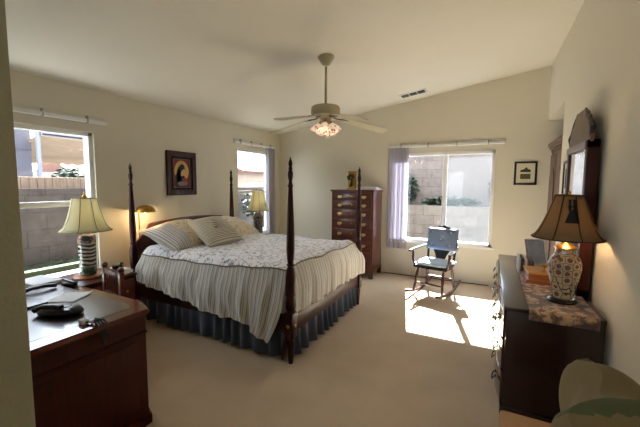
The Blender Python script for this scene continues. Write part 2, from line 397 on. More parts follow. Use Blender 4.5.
def slat_bm(w, h):
    mb = MB(); mb.grid(lambda u, v: ((u-.5)*w, .012*math.sin(PI*u), -h*v), 6, 1); return mb
def blind(name, label, loc, rz, length, sl, h, side):
    t = thing(name, label, 'blind', loc, rz)
    MB().box(0, length, -.045, -.002, -.03, .006, .004).build('headrail', M['white'], t)
    MB().box(0, length, -.012, -.001, .006, .045, .002).build('valance_clip_rail', M['railback'], t)
    n = 4
    for k in range(n): MB().box(length*(k+.5)/n-.006, length*(k+.5)/n+.006, -.048, -.0, -.034, .04).build('bracket', M['silver'], t)
    if sl:
        first = None
        for k in range(sl):
            if first is None:
                first = slat_bm(.09, h).build('slat', M['blind'], t, 60); o = first
            else:
                o = first.copy(); C.objects.link(o); o.parent = t
            o.location = (side[0]+side[1]*k, -.035, -.03); o.rotation_euler.z = side[2]*(1 if k % 2 else -1) + .12*math.sin(k*2.1)
    return t
blind('vertical_blind', 'lavender vertical blind drawn to the left of the wide window', (2.29, -.005, 2.235), 0, 1.77, 9, 1.73, (.035, .036, .42))
blind('vertical_blind', 'lavender vertical blind gathered at the right of the narrow window beside the bed lamp', (.005, -1.40, 2.30), PI/2, 1.17, 8, 1.70, (.93, .028, .55))
blind('blind_headrail', 'bare white blind headrail above the desk window', (.005, -5.1, 2.252), PI/2, 1.60, 0, 1, None)

# ------------------------------------------------------------------ outdoors
def leaves(mb, c, r, n, size, zs=1):
    for i in range(n):
        while 1:
            p = Vector((random.uniform(-1, 1), random.uniform(-1, 1), random.uniform(-1, 1)))
            if p.length < 1: break
        p = Vector(c)+Vector((p.x*r[0], p.y*r[1], p.z*r[2]))
        m = T(*p) @ Matrix.Rotation(random.uniform(0, 6), 4, 'Z') @ Matrix.Rotation(random.uniform(-1, 1), 4, 'X')
        s = size*random.uniform(.6, 1.3)
        vs = [mb.bm.verts.new(m @ Vector(q)) for q in ((-s*.5, 0, 0), (0, -s*.4, s*.1), (s*.6, 0, 0), (0, s*.4, s*.1))]
        mb.bm.faces.new(vs)
    return mb
struct(MB().box(-9, 9, -9, 9, -.35, -.2).build('ground', M['concrete'], smooth=0), 'concrete yard outside the windows')
struct(MB().box(-1.5, -.17, -7, 3, -.2, .40).build('ground_side', M['concrete'], smooth=0), 'raised concrete strip outside the desk window')
struct(MB().box(-1.52, -1.12, -7, 2.5, .40, .47).build('ground_grass', M['grass'], smooth=0), 'strip of sunlit grass below the side wall')
mb = MB(); leaves(mb, (-1.36, -3.2, .485), (.10, 2.3, .03), 500, .04)
tag(mb.build('lawn_grass', M['grass'], smooth=0), 'sunlit grass blades along the side block wall', 'grass', kind='stuff')
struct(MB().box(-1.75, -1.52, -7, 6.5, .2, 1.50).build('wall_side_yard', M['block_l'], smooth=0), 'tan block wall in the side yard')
mb = MB(); y = -7.0
while y < -.9: mb.box(-1.66, -1.62, y, y+.085, 1.5, 1.655, .004); y += .09
tag(mb.build('board_fence', M['fence'], smooth=0), 'weathered board fence on top of the side yard block wall', 'fence')
mb = MB(); mb.box(-.50, -.15, -7.2, .9, 2.50, 2.60); struct(mb.build('trim_sun_block', M['clad_out'], smooth=0), 'unseen eave added to keep sun off the left windows')  # unseen overhang added to shade the window sills
# neighbour's patio
t = thing('patio_cover', 'white patio cover with scalloped slat roof beyond the side fence', 'patio cover', (-5, -2, 0))
MB().box(-.04, .04, -.07, .0, -.2, 2.76, .01).build('post', M['out_white'], t)
MB().box(-.1, .1, -.0, 3.0, 2.62, 2.80, .01).build('beam', M['out_white'], t)
mb = MB()
for k in range(22): mb.box(-1.9+.085*k, -1.84+.085*k, -.0, 3.0, 2.58-.016*(21-k), 2.62-.016*(21-k))
mb.box(-1.95, -1.85, -.0, 3.0, 2.12, 2.3); mb.prism([(.1, 2.63), (-1.95, 2.26), (-1.95, 2.29), (.1, 2.66)], -.0, 3.0, mat=AXY); mb.build('slat_roof', M['patio'], t, 0)
mb = MB()
for k in range(12): mb.sphere((-1.93, .1+.27*k, 2.17), .14, .1, 1, .6, 8)
mb.build('scalloped_edge', M['patio'], t)
t = thing('neighbor_house', 'lavender grey stucco house wall beyond the board fence', 'house', (-5.5, -3.2, 0))
MB().box(-.3, 0, -3, 1.24, -.2, 3.6).build('wall', M['stucco'], t, 0)
MB().box(-.02, .03, -3, 1.24, 2.33, 2.36).build('ledge', M['stucco'], t, 0)
t = thing('distant_house', 'tan house with a red tile roof seen far beyond the patio cover', 'house', (-11.5, 2.5, 0))
MB().box(-2, 0, -4, 5, -.2, 2.0).build('wall', M['stucco_t'], t, 0)
mb = MB(); mb.prism([(.4, 2.0), (-1.1, 2.75), (-2.5, 2.0)], -1.0, 2.0, mat=AXY); mb.build('roof', M['tile'], t, 0)
MB().box(-.01, .03, -.4, .5, .9, 1.7).build('house_window', M['concrete'], t, 0)
mb = MB(); leaves(mb, (-7.5, -.2, 1.6), (.5, .5, .5), 500, .16)
tag(mb.build('garden_bush', M['leafm'], smooth=0), 'yellow green bush beyond the board fence', 'bush')
t = thing('corner_house', 'tan block-walled house with a pinkish roof seen through the narrow window', 'house', (-4, 4.2, 0))
MB().box(-1.5, 0, -.6, 4, -.2, 2.02).build('wall', M['block_c'], t, 0)
mb = MB(); mb.prism([(.25, 1.98), (.25, 2.05), (-.8, 2.42), (-1.8, 2.0)], -.9, 4.2, mat=AXY); mb.build('roof', M['tile'], t, 0)
t = thing('yard_shrub', 'dark green shrub behind the screen of the narrow window', 'shrub', (-1.0, .35, .40))
mb = MB(); leaves(mb, (0, 0, .7), (.24, .3, .3), 400, .09); mb.build('foliage', M['leafm'], t, 0)
MB().tube([(0, 0, 0), (.02, .02, .3), (0, 0, .6)], [.02, .016, .01], 8).build('stem', M['soil'], t)
# back yard walls with ivy
struct(MB().box(-1.5, 7, 2.2, 2.42, -.2, 1.10).build('wall_yard_low', M['block_lo'], smooth=0), 'low pale block retaining wall outside the wide window')
struct(MB().box(-1.5, 7, 2.42, 3.2, -.2, 1.03).build('ground_bed', M['soil'], smooth=0), 'planted bed between the two garden walls')
struct(MB().box(-1.5, 7, 3.2, 3.42, -.2, 2.42).build('wall_yard_high', M['block_hi'], smooth=0), 'tall pinkish block wall behind the ivy')
def ivy(label, blobs):
    mb = MB()
    for c, r, n in blobs: leaves(mb, c, r, n, .085)
    tag(mb.build('ivy', M['leafm'], smooth=0), label, 'ivy')
ivy('dark green ivy climbing the left end of the tall wall', [((2.0, 3.02, 1.48), (.26, .1, .42), 500)])
ivy('band of low ivy growing along the bed between the two walls', [((3.05, 2.74, 1.17), (.72, .2, .13), 1000)])
ivy('pale ivy climbing the right end of the tall wall behind the screen', [((4.1, 3.02, 1.5), (.25, .1, .42), 450)])

# ------------------------------------------------------------------ bed
BX0, BX1, BY0, BY1 = .265, 2.405, -3.395, -1.75
bed = thing('four_poster_bed', 'dark mahogany four-poster bed with tall turned posts and carved headboard', 'bed', (BX0, BY0, 0))
BL, BW = BX1-BX0, BY1-BY0
post_prof = [(.018, 0), (.024, .01), (.03, .12), (.038, .2), (.03, .22), (.043, .235), (.043, .25)]
post_up = [(.043, .46), (.03, .475), (.04, .49), (.045, .52), (.037, .58), (.034, .6), (.042, .62), (.044, .7), (.045, .78), (.036, .84), (.026, .87), (.036, .885), (.026, .90), (.030, .93),
           (.036, 1.02), (.034, 1.15), (.029, 1.3), (.023, 1.45), (.018, 1.55), (.026, 1.562), (.018, 1.575), (.014, 1.60), (.022, 1.64), (.023, 1.67), (.014, 1.70), (.02, 1.71), (.012, 1.722), (.018, 1.745), (.015, 1.765), (.006, 1.785), (.005, 1.80)]
for x in (0, BL):
    for y in (0, BW):
        mb = MB(); mb.lathe(post_prof, 20, (x, y, 0)); mb.box(x-.043, x+.043, y-.043, y+.043, .245, .465, .006); mb.lathe(post_up, 20, (x, y, 0))
        p = mb.build('bed_post', M['darkpost'], bed)
        if x > 0:
            for s in ((0, -1 if y == 0 else 1), (1, 0)):
                b_ = MB(); b_.lathe([(.012, 0), (.016, .003), (.012, .008), (.004, .01)], 14, mat=T(x+.043*s[0], y+.043*s[1], .35) @ (RX(PI/2*(1 if s[1] < 0 else -1)) if s[1] else RY(PI/2)))
                b_.build('bolt_cover', M['brass'], p)
for y in (0, BW):
    MB().box(.03, BL-.03, y-.016, y+.016, .27, .43, .006).build('side_rail', M['darkpost'], bed)
MB().box(BL-.018, BL+.018, .03, BW-.03, .275, .43, .006).build('foot_rail', M['darkpost'], bed)
h = BW/2; pts = []
half = [(.03, .45), (.03, .90), (.07, .93), (.10, .965), (.14, .99), (.17, 1.03), (.20, 1.085), (.23, 1.10)]
for i in range(9): a = i/8; half.append((.23+(h-.23)*a, 1.10+.035*math.sin(PI/2*a)))
pts = half + [(BW-a, b_) for a, b_ in half[::-1][1:]]
mb = MB(); mb.prism(pts, -.016, .016, mat=AXX, bev=.004); hb = mb.build('headboard', M['mahogx'], bed)
MB().box(.016, .024, h-.14, h+.14, 1.08, 1.11, .003).build('carved_shell', M['darkpost'], hb)
MB().box(.05, BL-.03, .035, BW-.035, .30, .74, .05).build('mattress', M['sheet'], bed)
def ruffle(n, fn):
    mb = MB(); mb.grid(fn, n, 6); return mb
def rf(L):
    def g(u, v):
        k = u*L; a = .024*math.sin(k*46+1.6*math.sin(k*9))*(.25+v)
        return (k, a-.012*v, .29-.255*v+.006*math.sin(k*7)*v)
    return g
g = rf(BL-.1); ruffle(200, lambda u, v: (g(u, v)[0]+.05, g(u, v)[1]-.005, g(u, v)[2])).build('bed_skirt', M['ruffle'], bed, 80)
g2 = rf(BW-.1); ruffle(160, lambda u, v: (BL+.004-g2(u, v)[1]-.01, g2(u, v)[0]+.05, g2(u, v)[2])).build('bed_skirt', M['ruffle'], bed, 80)

# comforter
cf = thing('comforter', 'floral comforter with grey striped sides spread over the four-poster bed', 'comforter', (BX0, BY0, 0))
def sst(a, b, x):
    t = max(0, min(1, (x-a)/(b-a))); return t*t*(3-2*t)
XT0, XT1 = .16, BL-.035; YN, YS = -.005, BW+.0
def top(u, v):
    x = XT0+(XT1-XT0)*u; y = YN+(YS-YN)*v
    e = min(y-YN, YS-y)/.12; e2 = (XT1-x)/.12
    r = lambda q: 1-(1-max(0, min(1, q)))**2.4
    nb = .06*sst(1.1, 2.1, x)*(1-v)
    z = .775+nb+(.075-nb*.6)*r(e)*r(e2+.25) + .010*math.sin(x*6+y*3)*math.sin(y*7) + .005*math.sin(x*17+y*11)
    z += .008*math.sin(PI*v)+.004*math.sin(x*31+5*math.sin(y*6))*math.sin(y*13)
    return (x, y, z)
def near(u, v):
    x0, y0, z0 = top(u, 0); s = sst(1.62, XT1, x0)
    hem = .48-.17*sst(.0, 1.6, x0)*1 - .13*s + .008*math.sin(x0*9)
    t = v; z = z0+(hem-z0)*t
    fold = (.016*math.sin(x0*21+2*math.sin(x0*4)+1.2*t)+.011*math.sin(x0*47+3*math.sin(t*3)))*t**.7+.007*math.sin(x0*15-t*9)*math.sin(t*PI)
    y = y0-.06*math.sin(min(1, t*1.5)*PI/2)+fold-.02*t
    return (x0-.15*s*t**2.6, y, z)
def foot(u, v):
    x0, y0, z0 = top(1, v); y0 = .03+(BW-.0)*v; wr = sst(.86, 1, v)
    def g(t):
        hem = .425-.03*math.sin(y0*5)*0+.012*math.sin(y0*8)
        z = z0+(hem-z0)*t
        fold = (.012*math.sin(y0*26+2*math.sin(y0*5))+.006*math.sin(y0*47))*t
        return (x0+(.072+.05*wr)*math.sin(min(1, t*1.6)*PI/2)+fold-.012*t, y0-.05*math.sin(v*PI)*0, z)
    return g(u)
def farx(u, v):
    x0, y0, z0 = top(u, 1); return (x0, y0+.05*math.sin(v*PI/2)+.01*math.sin(x0*24)*v, z0+(.42-z0)*v)
mb = MB()
mb.grid(top, 60, 48, 0, lambda u, v: (u*2, v*1.66))
mb.grid(near, 110, 18, 1, lambda u, v: (u*2, v*.45))
mb.grid(foot, 16, 90, 1, lambda u, v: (v*1.66, u*.45))
mb.grid(farx, 40, 6, 1, lambda u, v: (u*2, v*.45))
mb.build('cover', [M['floral'], M['stripe']], cf, 70, weld=.0005)
mb = MB(); mb.tube([Vector(top(i/40, 0))+Vector((0, -.004, .002)) for i in range(41)], .007, 6)
mb.tube([Vector(top(1, i/30))+Vector((.004, 0, .002)) for i in range(31)], .007, 6); mb.build('piping', M['piping'], cf)

def pillow_mesh(w, h, t, flange=0, tuft=0, n=26, mi=0, uvf=None):
    mb = MB()
    def f(sgn):
        def g(u, v):
            a, b_ = u*2-1, v*2-1
            if flange:
                k = 1+flange; aa, bb = max(-1, min(1, a*k)), max(-1, min(1, b_*k))
            else: aa, bb = a, b_
            th = (max(0, 1-abs(aa)**2.6)*max(0, 1-abs(bb)**2.6))**.5*t/2
            pin = 1-.05*(1-abs(b_)**2)*abs(a)**4; pin2 = 1-.07*(1-abs(a)**2)*abs(b_)**4
            th += .006*math.sin(a*7+b_*5)*(1-a*a)*(1-b_*b_)
            if tuft: th -= t*.33*math.exp(-(a*a+b_*b_)/.06)
            return (a*w/2*pin, b_*h/2*pin2, sgn*th)
        return g
    mb.grid(f(1), n, n, mi, uvf); mb.grid(f(-1), n, n, mi, uvf)
    return mb
def pillow(name, label, cat, loc, eul, w, h, t, mats, group=None, flange=0, tuft=0, mi=0):
    mb = pillow_mesh(w, h, t, flange, tuft, mi=mi); m = Matrix.LocRotScale(None, eul, None)
    if tuft:
        r = thing(name, label, cat, loc, 0, group); r.rotation_euler = eul
        mb.build('pillow_cover', mats, r, 80, weld=.0005)
        for s in (1, -1): MB().sphere((0, 0, s*t*.2), .014, 1, 1, .6).build('button', M['piping'], r)
        return r
    o = mb.build(name, mats, None, 80, weld=.0005); o.location = loc; o.rotation_euler = eul; return tag(o, label, cat, group)
from mathutils import Euler
smi = lambda u, v: 1 if u < .42 else 0
pillow('pillow', 'striped and floral pillow sham leaning on the near end of the headboard', 'pillow', (.60, -2.96, .955), Euler((math.radians(5), math.radians(18), math.radians(2)), 'XYZ'), .68, .80, .27, [M['sham'], M['shamstripe']], 'pillow shams', .14, mi=lambda u, v: 1 if v < .34 else 0)
pillow('pillow', 'floral pillow sham leaning on the far end of the headboard', 'pillow', (.60, -2.14, .94), Euler((math.radians(-3), math.radians(18), math.radians(-2)), 'XYZ'), .68, .78, .27, [M['sham'], M['shamstripe']], 'pillow shams', .14, mi=lambda u, v: 1 if v > .80 else 0)
pillow('cushion', 'square tufted striped cushion leaning in front of the two pillow shams', 'cushion', (.94, -2.79, 1.005), Euler((math.radians(4), math.radians(29), math.radians(-9)), 'XYZ'), .53, .49, .20, [M['cushion']], None, 0, 1)

# ------------------------------------------------------------------ nightstands and lamps
def knob_bm(r=.012):
    return MB().lathe([(.004, 0), (.005, .006), (r, .012), (r, .018), (.004, .022)], 12)
def nightstand(label, loc, wx, wy, hz):
    t = thing('nightstand', label, 'nightstand', loc)
    MB().box(0, wx-.02, .01, wy-.01, .06, hz-.025, .004).build('body', M['mahog'], t)
    MB().box(-.0, wx, 0, wy, hz-.025, hz, .006).build('top', M['mahog'], t)
    MB().box(0, wx-.01, .005, wy-.005, 0, .07, .005).build('plinth', M['mahog'], t)
    for k in range(2):
        z0 = .09+k*(hz-.13)/2; z1 = z0+(hz-.13)/2-.015
        d = MB().box(wx-.022, wx-.006, .03, wy-.03, z0, z1, .004).build('drawer', M['mahogx'], t)
        for y in (.12, wy-.12):
            o = knob_bm().build('knob', M['brass'], d); o.location = (wx-.008, y, (z0+z1)/2); o.rotation_euler = (0, PI/2, 0)
    return t
nightstand('dark wooden nightstand between the desk window and the bed', (.03, -4.12, 0), .55, .55, .625)
nightstand('dark nightstand hidden behind the far side of the bed', (.08, -1.55, 0), .5, .52, .70)
def shade_bm(r0, r1, z0, z1, seg, bell, thick=True):
    mb = MB(); n = 10
    def f(u, v):
        a = u*2*PI; r = r0+(r1-r0)*(v**bell); z = z0+(z1-z0)*v
        return (r*math.cos(a), r*math.sin(a), z)
    mb.grid(f, seg, n); return mb
def shade_ribs(r0, r1, z0, z1, k, bell, rad, ph=0):
    mb = MB()
    for i in range(k):
        a = 2*PI*i/k+ph
        mb.tube([((r0+(r1-r0)*(v/10)**bell+.001)*math.cos(a), (r0+(r1-r0)*(v/10)**bell+.001)*math.sin(a), z0+(z1-z0)*v/10) for v in range(11)], rad, 5)
    for r, z in ((r0, z0), (r1, z1)): mb.tube([(r*math.cos(2*PI*i/32), r*math.sin(2*PI*i/32), z) for i in range(33)], rad, 5)
    return mb
def vase_mat(name, ground, a, b2, scale):
    m, b, n = base(name, ground, .25, coat=.4); v = n.coord()
    f = n.noise(v, scale, 2, 1.5); g = n.noise(v, scale*.8, 2, 1, out=0)
    vv = n.new('ShaderNodeTexVoronoi'); vv.inputs['Scale'].default_value = scale; n.l.new(v, vv.inputs['Vector'])
    k = n.ramp(vv.outputs[0], [(0, a), (.3, a), (.34, b2), (.40, b2), (.44, ground)]); n.l.new(n.mix(n.ramp(f, [(.58, (0, 0, 0, 1)), (.63, (1, 1, 1, 1))]), k, b2), b.inputs['Base Color']); return m
M['vase_l'] = None
m, b, n = base('painted_vase', srgb(190, 190, 176), .25, coat=.4)
v = n.coord(); sx = n.new('ShaderNodeSeparateXYZ'); n.l.new(v, sx.inputs[0])
wv = n.new('ShaderNodeTexWave'); wv.bands_direction = 'Z'; wv.inputs['Scale'].default_value = 8; wv.inputs['Distortion'].default_value = 5; wv.inputs['Detail'].default_value = 1; n.l.new(v, wv.inputs['Vector'])
bands = n.ramp(wv.outputs[1], [(0, srgb(196, 192, 176)), (.40, srgb(176, 174, 164)), (.52, srgb(70, 80, 70)), (1, srgb(36, 46, 44))])
up_ = n.ramp(sx.outputs[2], [(.33, (0, 0, 0, 1)), (.37, (1, 1, 1, 1))])
fl = n.ramp(n.noise(v, 14, 2), [(.4, srgb(186, 160, 90)), (.52, srgb(150, 110, 130)), (.6, srgb(60, 70, 60))])
lo_ = n.ramp(sx.outputs[2], [(.1, (1, 1, 1, 1)), (.14, (0, 0, 0, 1))])
gr = n.ramp(n.noise(v, 20, 2), [(.4, srgb(40, 70, 56)), (.6, srgb(120, 140, 120))])
n.l.new(n.mix(lo_, n.mix(up_, bands, fl), gr), b.inputs['Base Color']); M['vase_l'] = m
M['vase_f'] = vase_mat('dark_patterned_vase', srgb(92, 84, 74), srgb(30, 26, 26), srgb(54, 44, 40), 20)
m, b, n = base('imari_jar', srgb(176, 156, 122), .25, coat=.4); v = n.coord()
va = n.new('ShaderNodeTexVoronoi'); va.inputs['Scale'].default_value = 20; va.inputs['Randomness'].default_value = .35; n.l.new(v, va.inputs['Vector'])
vb = n.new('ShaderNodeTexVoronoi'); vb.feature = 'DISTANCE_TO_EDGE'; vb.inputs['Scale'].default_value = 20; vb.inputs['Randomness'].default_value = .35; n.l.new(v, vb.inputs['Vector'])
md = n.ramp(va.outputs[0], [(0, srgb(112, 70, 62)), (.24, srgb(140, 96, 84)), (.28, srgb(70, 58, 62)), (.34, srgb(180, 160, 126))], 'CONSTANT')
n.l.new(n.mix(n.ramp(vb.outputs[0], [(.02, (1, 1, 1, 1)), (.05, (0, 0, 0, 1))]), md, srgb(84, 66, 54)), b.inputs['Base Color']); M['vase_r'] = m
def bulb(parent, z, energy, col=(1, .72, .42), r=.035, x=0, y=0):
    d = bpy.data.lights.new('bulb_light', 'POINT'); d.energy = energy; d.color = col; d.shadow_soft_size = r
    o = bpy.data.objects.new('bulb_light', d); C.objects.link(o); o.parent = parent; o.location = (x, y, z)
t = thing('table_lamp', 'tall lamp with painted floral cylinder base and cream bell shade by the desk window', 'lamp', (.30, -3.905, .625))
MB().lathe([(.13, 0), (.14, .012), (.13, .025)], 28).build('wooden_stand', M['honey'], t)
MB().lathe([(.06, .025), (.072, .035), (.074, .06), (.076, .3), (.08, .40), (.074, .43), (.045, .445), (.03, .45)], 28).build('vase', M['vase_l'], t)
MB().lathe([(.012, .445), (.012, .80), (.022, .805), (.022, .82), (.006, .835), (.011, .85), (.003, .865)], 12).build('stem', M['brass'], t)
shade_bm(.225, .105, .475, .80, 6*6, .52).build('lamp_shade', M['shade'], t, 60, solid=.004)
shade_ribs(.225, .105, .475, .80, 8, .52, .004).build('shade_ribs', M['piping'], t)
bulb(t, .64, 1.2, (1, .92, .78), .04)
t = thing('table_lamp', 'cream bell-shaded lamp on a dark patterned vase beyond the bed by the narrow window', 'lamp', (.37, -1.21, .70))
MB().lathe([(.085, 0), (.085, .02), (.06, .03)], 24).build('base', M['blackwood'], t)
MB().lathe([(.05, .03), (.075, .05), (.072, .2), (.085, .3), (.06, .38), (.03, .41)], 24).build('vase', M['vase_f'], t)
MB().lathe([(.01, .41), (.01, .76), (.018, .765), (.005, .79), (.009, .8), (.002, .815)], 12).build('stem', M['brass'], t)
shade_bm(.19, .095, .425, .77, 36, .62).build('lamp_shade', M['shade'], t, 60, solid=.004)
shade_ribs(.19, .095, .425, .77, 8, .62, .003).build('shade_ribs', M['piping'], t)
bulb(t, .6, 2.2, (1, .92, .78), .04)
# items on near nightstand
mb = MB(); mb.box(-.12, .12, -.085, .085, 0, .03, .008, mat=RZ(.35)); mb.box(-.11, .1, -.08, .08, .03, .05, .006, mat=RZ(.1))
tag(mb.build('paper_stack', M['paper'], loc=(.43, -3.69, .626)), 'white folded papers lying on the nightstand', 'paper')
mb = MB(); mb.box(-.05, .05, -.03, .03, 0, .05, .014); mb.lathe([(.028, 0), (.03, .03), (.026, .05)], 16, mat=T(0, -.03, .028) @ RX(PI/2)); mb.sphere((.035, 0, .055), .018)
tag(mb.build('camera', M['black'], loc=(.46, -3.70, .677), rz=.8), 'small black camera sitting on the white papers', 'camera')
# brass reading lamp
t = thing('reading_lamp', 'brass pharmacy floor lamp glowing beside the headboard', 'lamp', (.15, -3.235, 0))
MB().lathe([(.10, 0), (.10, .015), (.03, .03), (.012, .05)], 24).build('base', M['brass'], t)
MB().tube([(0, 0, .03), (0, 0, 1.26), (.015, .01, 1.29), (.05, .02, 1.30)], .009, 10).build('pole', M['brass'], t)
hd = MB().grid(lambda u, v: (.06+.11*math.sin(PI/2*v)*math.cos(2*PI*u), .045+.11*math.sin(PI/2*v)*math.sin(2*PI*u), 1.232+.085*math.cos(PI/2*v)), 28, 8).build('lamp_shade', M['brass'], t, 60, solid=.003)
bb = MB().sphere((.06, .045, 1.25), .028).build('bulb', emit('bulb_glow', (1, .75, .45, 1), 25), t)
bulb(t, 1.222, 8, (1, .70, .36), .03, .06, .045)

# ------------------------------------------------------------------ desk
t = thing('desk', 'large reddish mahogany desk with leather top and clipped corner', 'desk', (.45, -5.23, 0))
DX, DY, DZ = 1.553, .855, .78
def clip(x0, x1, y0, y1, c): return [(x0, y0), (x1, y0), (x1, y1-c*.8), (x1-c*2, y1), (x0+c*2, y1), (x0, y1-c*.8)]
MB().prism(clip(.03, DX-.03, .03, DY-.03, .06), .07, DZ-.035).build('body', M['mahog'], t)
MB().prism(clip(.0, DX, .0, DY, .085), DZ-.035, DZ, bev=.008).build('top', M['desktop'], t)
MB().prism(clip(.012, DX-.012, .012, DY-.012, .07), 0, .075, bev=.008).build('plinth', M['mahog'], t)
MB().prism(clip(.018, DX-.018, .018, DY-.018, .07), DZ-.16, DZ-.148, bev=.003).build('molding', M['mahog'], t)
MB().prism(clip(.1, DX-.11, .08, DY-.08, .05), DZ-.002, DZ+.0015).build('leather_inlay', M['leather'], t)
MB().box(DX-.034, DX-.024, .10, DY-.14, .14, DZ-.2, .004).build('end_panel', M['mahog'], t)
for s in (0, 1):
    d = MB().box(.1+s*.9, .5+s*.9, DY-.034, DY-.022, .14, .56, .004).build('drawer', M['mahogx'], t)
    MB().box(.22+s*.9, .38+s*.9, DY-.022, DY-.008, .44, .455, .004).build('drawer_pull', M['brass'], d)
TZ = DZ+.0018
t = thing('desk_phone', 'oval black desk telephone near the desk edge', 'telephone', (1.615, -4.755, TZ), .33)
MB().lathe([(.10, 0), (.115, .01), (.118, .025), (.10, .045), (.06, .05)], 32, sx=1.22, sy=.70).build('phone_base', M['black'], t)
MB().box(-.035, .065, -.022, .022, .049, .053, .004).build('keypad', plain('keypad_grey', srgb(120, 122, 128), .4), t)
mb = MB(); mb.tube([(-.13, -.045, .03), (-.07, -.04, .056), (.0, -.04, .06), (.05, -.04, .056)], [.018, .014, .014, .018], 10); mb.build('handset_rest', M['black'], t)
mb = MB(); mb.tube([(-.1, 0, .018), (-.05, 0, .03), (.03, 0, .032), (.1, 0, .02)], [.022, .018, .018, .024], 12, flat=.7)
tag(mb.build('handset', M['black'], loc=(.99, -4.60, TZ), rz=1.5), 'black telephone handset lying toward the wall end of the desk', 'telephone')
tag(MB().box(-.12, .12, -.15, .15, 0, .016, .004).build('laptop', plain('slate_plastic', srgb(60, 60, 66), .35), loc=(1.24, -4.86, TZ), rz=.05), 'closed dark grey laptop behind the black telephone', 'laptop')
mb = MB(); mb.grid(lambda u, v: ((u-.5)*.19, (v-.5)*.20, .003+.015*(u*v)**3), 8, 8)
tag(mb.build('paper_sheet', M['paper'], loc=(1.345, -4.575, TZ+.001), rz=.5, solid=.001), 'single white sheet with a lifted corner on the desk leather', 'paper')
mb = MB()
for k in range(6): mb.box(-.14, .14, -.10, .10, .004*k, .004*k+.0035, mat=RZ(.06*math.sin(k*3)))
tag(mb.build('paper_stack', M['paper'], loc=(.74, -4.50, TZ), rz=.1), 'stack of white papers on the desk under the window', 'paper')
mb = MB(); mb.box(-.07, .07, -.018, .018, 0, .018, .006); mb.box(-.06, .075, -.016, .016, .028, .045, .007, mat=RY(.12))
tag(mb.build('stapler', M['black'], loc=(1.02, -4.42, TZ), rz=.15), 'small black stapler on the far edge of the desk', 'stapler')
t = thing('charger_cable', 'black charger cable draped over the edge of the desk', 'cable', (1.985, -4.75, TZ))
mb = MB()
for k in range(4):
    o_ = .012*k
    mb.tube([(-.10+o_, -.03+.02*k, .006), (-.05, .0+o_*.5, .012+.004*k), (-.012, .015*k, .014), (.008, .016*k, .0), (.014, .012*k+.004, -.05), (.016, .02+.01*k, -.09+.01*k), (.013, .03, -.12+.012*k)], .0055, 7)
mb.build('cord', M['black'], t)
MB().box(-.12, -.075, -.035, .0, .0, .024, .004).build('plug', M['paper'], t)

# spindle-back desk chair
t = thing('desk_chair', 'dark wooden spindle-back chair tucked behind the desk', 'chair', (.895, -4.125, 0), math.radians(-9))
MB().box(-.22, .22, -.17, .13, .42, .45, .012).build('seat', M['mahog'], t)
for sx_ in (-1, 1):
    MB().lathe([(.016, 0), (.02, .1), (.025, .25), (.018, .3), (.026, .36), (.02, .42)], 14, (sx_*.19, -.145, 0)).build('leg', M['mahog'], t)
    mb = MB(); mb.box(sx_*.168-.02, sx_*.168+.02, .085, .125, 0, .80, .006); mb.sphere((sx_*.168, .105, .82), .028); mb.build('back_post', M['mahogx'], t)
MB().box(-.16, .16, .09, .12, .745, .80, .008).build('top_rail', M['mahog'], t)
MB().box(-.16, .16, .09, .12, .56, .59, .006).build('lower_rail', M['mahog'], t)
for k in range(6):
    MB().lathe([(.007, .585), (.012, .62), (.008, .65), (.013, .68), (.008, .72), (.007, .75)], 10, (-.122+.0488*k, .105, 0)).build('spindle', M['mahogx'], t)

# ------------------------------------------------------------------ wall pictures
pt = thing('framed_painting', 'brown framed painting of a veiled figure on red hanging over the bed', 'picture', (.0, -2.475, 1.72))
fw_, fh_ = .50, .61
mb = MB()
for a in ((-fw_/2, -fw_/2+.07), (fw_/2-.07, fw_/2)): mb.box(.002, .03, a[0], a[1], -fh_/2, fh_/2, .006)
for a in ((-fh_/2, -fh_/2+.07), (fh_/2-.07, fh_/2)): mb.box(.002, .0302, -fw_/2+.001, fw_/2-.001, a[0], a[1], .006)
mb.build('frame', M['darkpost'], pt)
MB().box(.003, .012, -.19, .19, -.245, .245).build('dark_liner', M['tassel'], pt)
mb = MB()
for a in ((-.145, -.138), (.138, .145)): mb.box(.012, .016, a[0], a[1], -.20, .20)
for a in ((-.20, -.193), (.193, .20)): mb.box(.012, .016, -.145, .145, a[0], a[1])
mb.build('inner_fillet', plain('mauve_fillet', srgb(130, 96, 100), .6), pt)
MB().box(.010, .0135, -.14, .14, -.195, .195).build('canvas', plain('canvas_red', srgb(120, 28, 26), .7, scale=14, var=.4), pt)
def disc(mb, cy, cz, ry, rz_, x0, x1, rot=0, n=28):
    mb.prism([(cy+ry*math.cos(2*PI*i/n)*math.cos(rot)-rz_*math.sin(2*PI*i/n)*math.sin(rot), cz+ry*math.cos(2*PI*i/n)*math.sin(rot)+rz_*math.sin(2*PI*i/n)*math.cos(rot)) for i in range(n)], x0, x1, mat=AXX); return mb
disc(MB(), .0, .03, .12, .15, .0135, .0142).build('painted_halo', plain('halo_gold', srgb(206, 168, 96), .7, scale=20, var=.2), pt)
mb = MB(); disc(mb, -.02, .01, .065, .125, .0142, .0150, -.35); mb.prism([(-.13, -.17), (.02, -.18), (.05, -.05), (-.04, .06), (-.11, -.03)], .0142, .0150, mat=AXX)
mb.build('painted_veil', plain('veil_dark', srgb(38, 38, 44), .7), pt)
disc(MB(), .02, .01, .03, .055, .0150, .0156, -.5).build('painted_face', plain('skin_paint', srgb(206, 160, 118), .7), pt)
mb = MB(); mb.prism([(.0, -.07), (.05, -.05), (.11, -.12), (.10, -.15), (.02, -.14)], .0150, .0156, mat=AXX); mb.build('painted_robe', plain('robe_red', srgb(150, 52, 46), .7), pt)
disc(MB(), .01, -.145, .09, .03, .0156, .0162).build('painted_drapery', plain('drape_grey', srgb(120, 122, 132), .7, scale=60), pt)

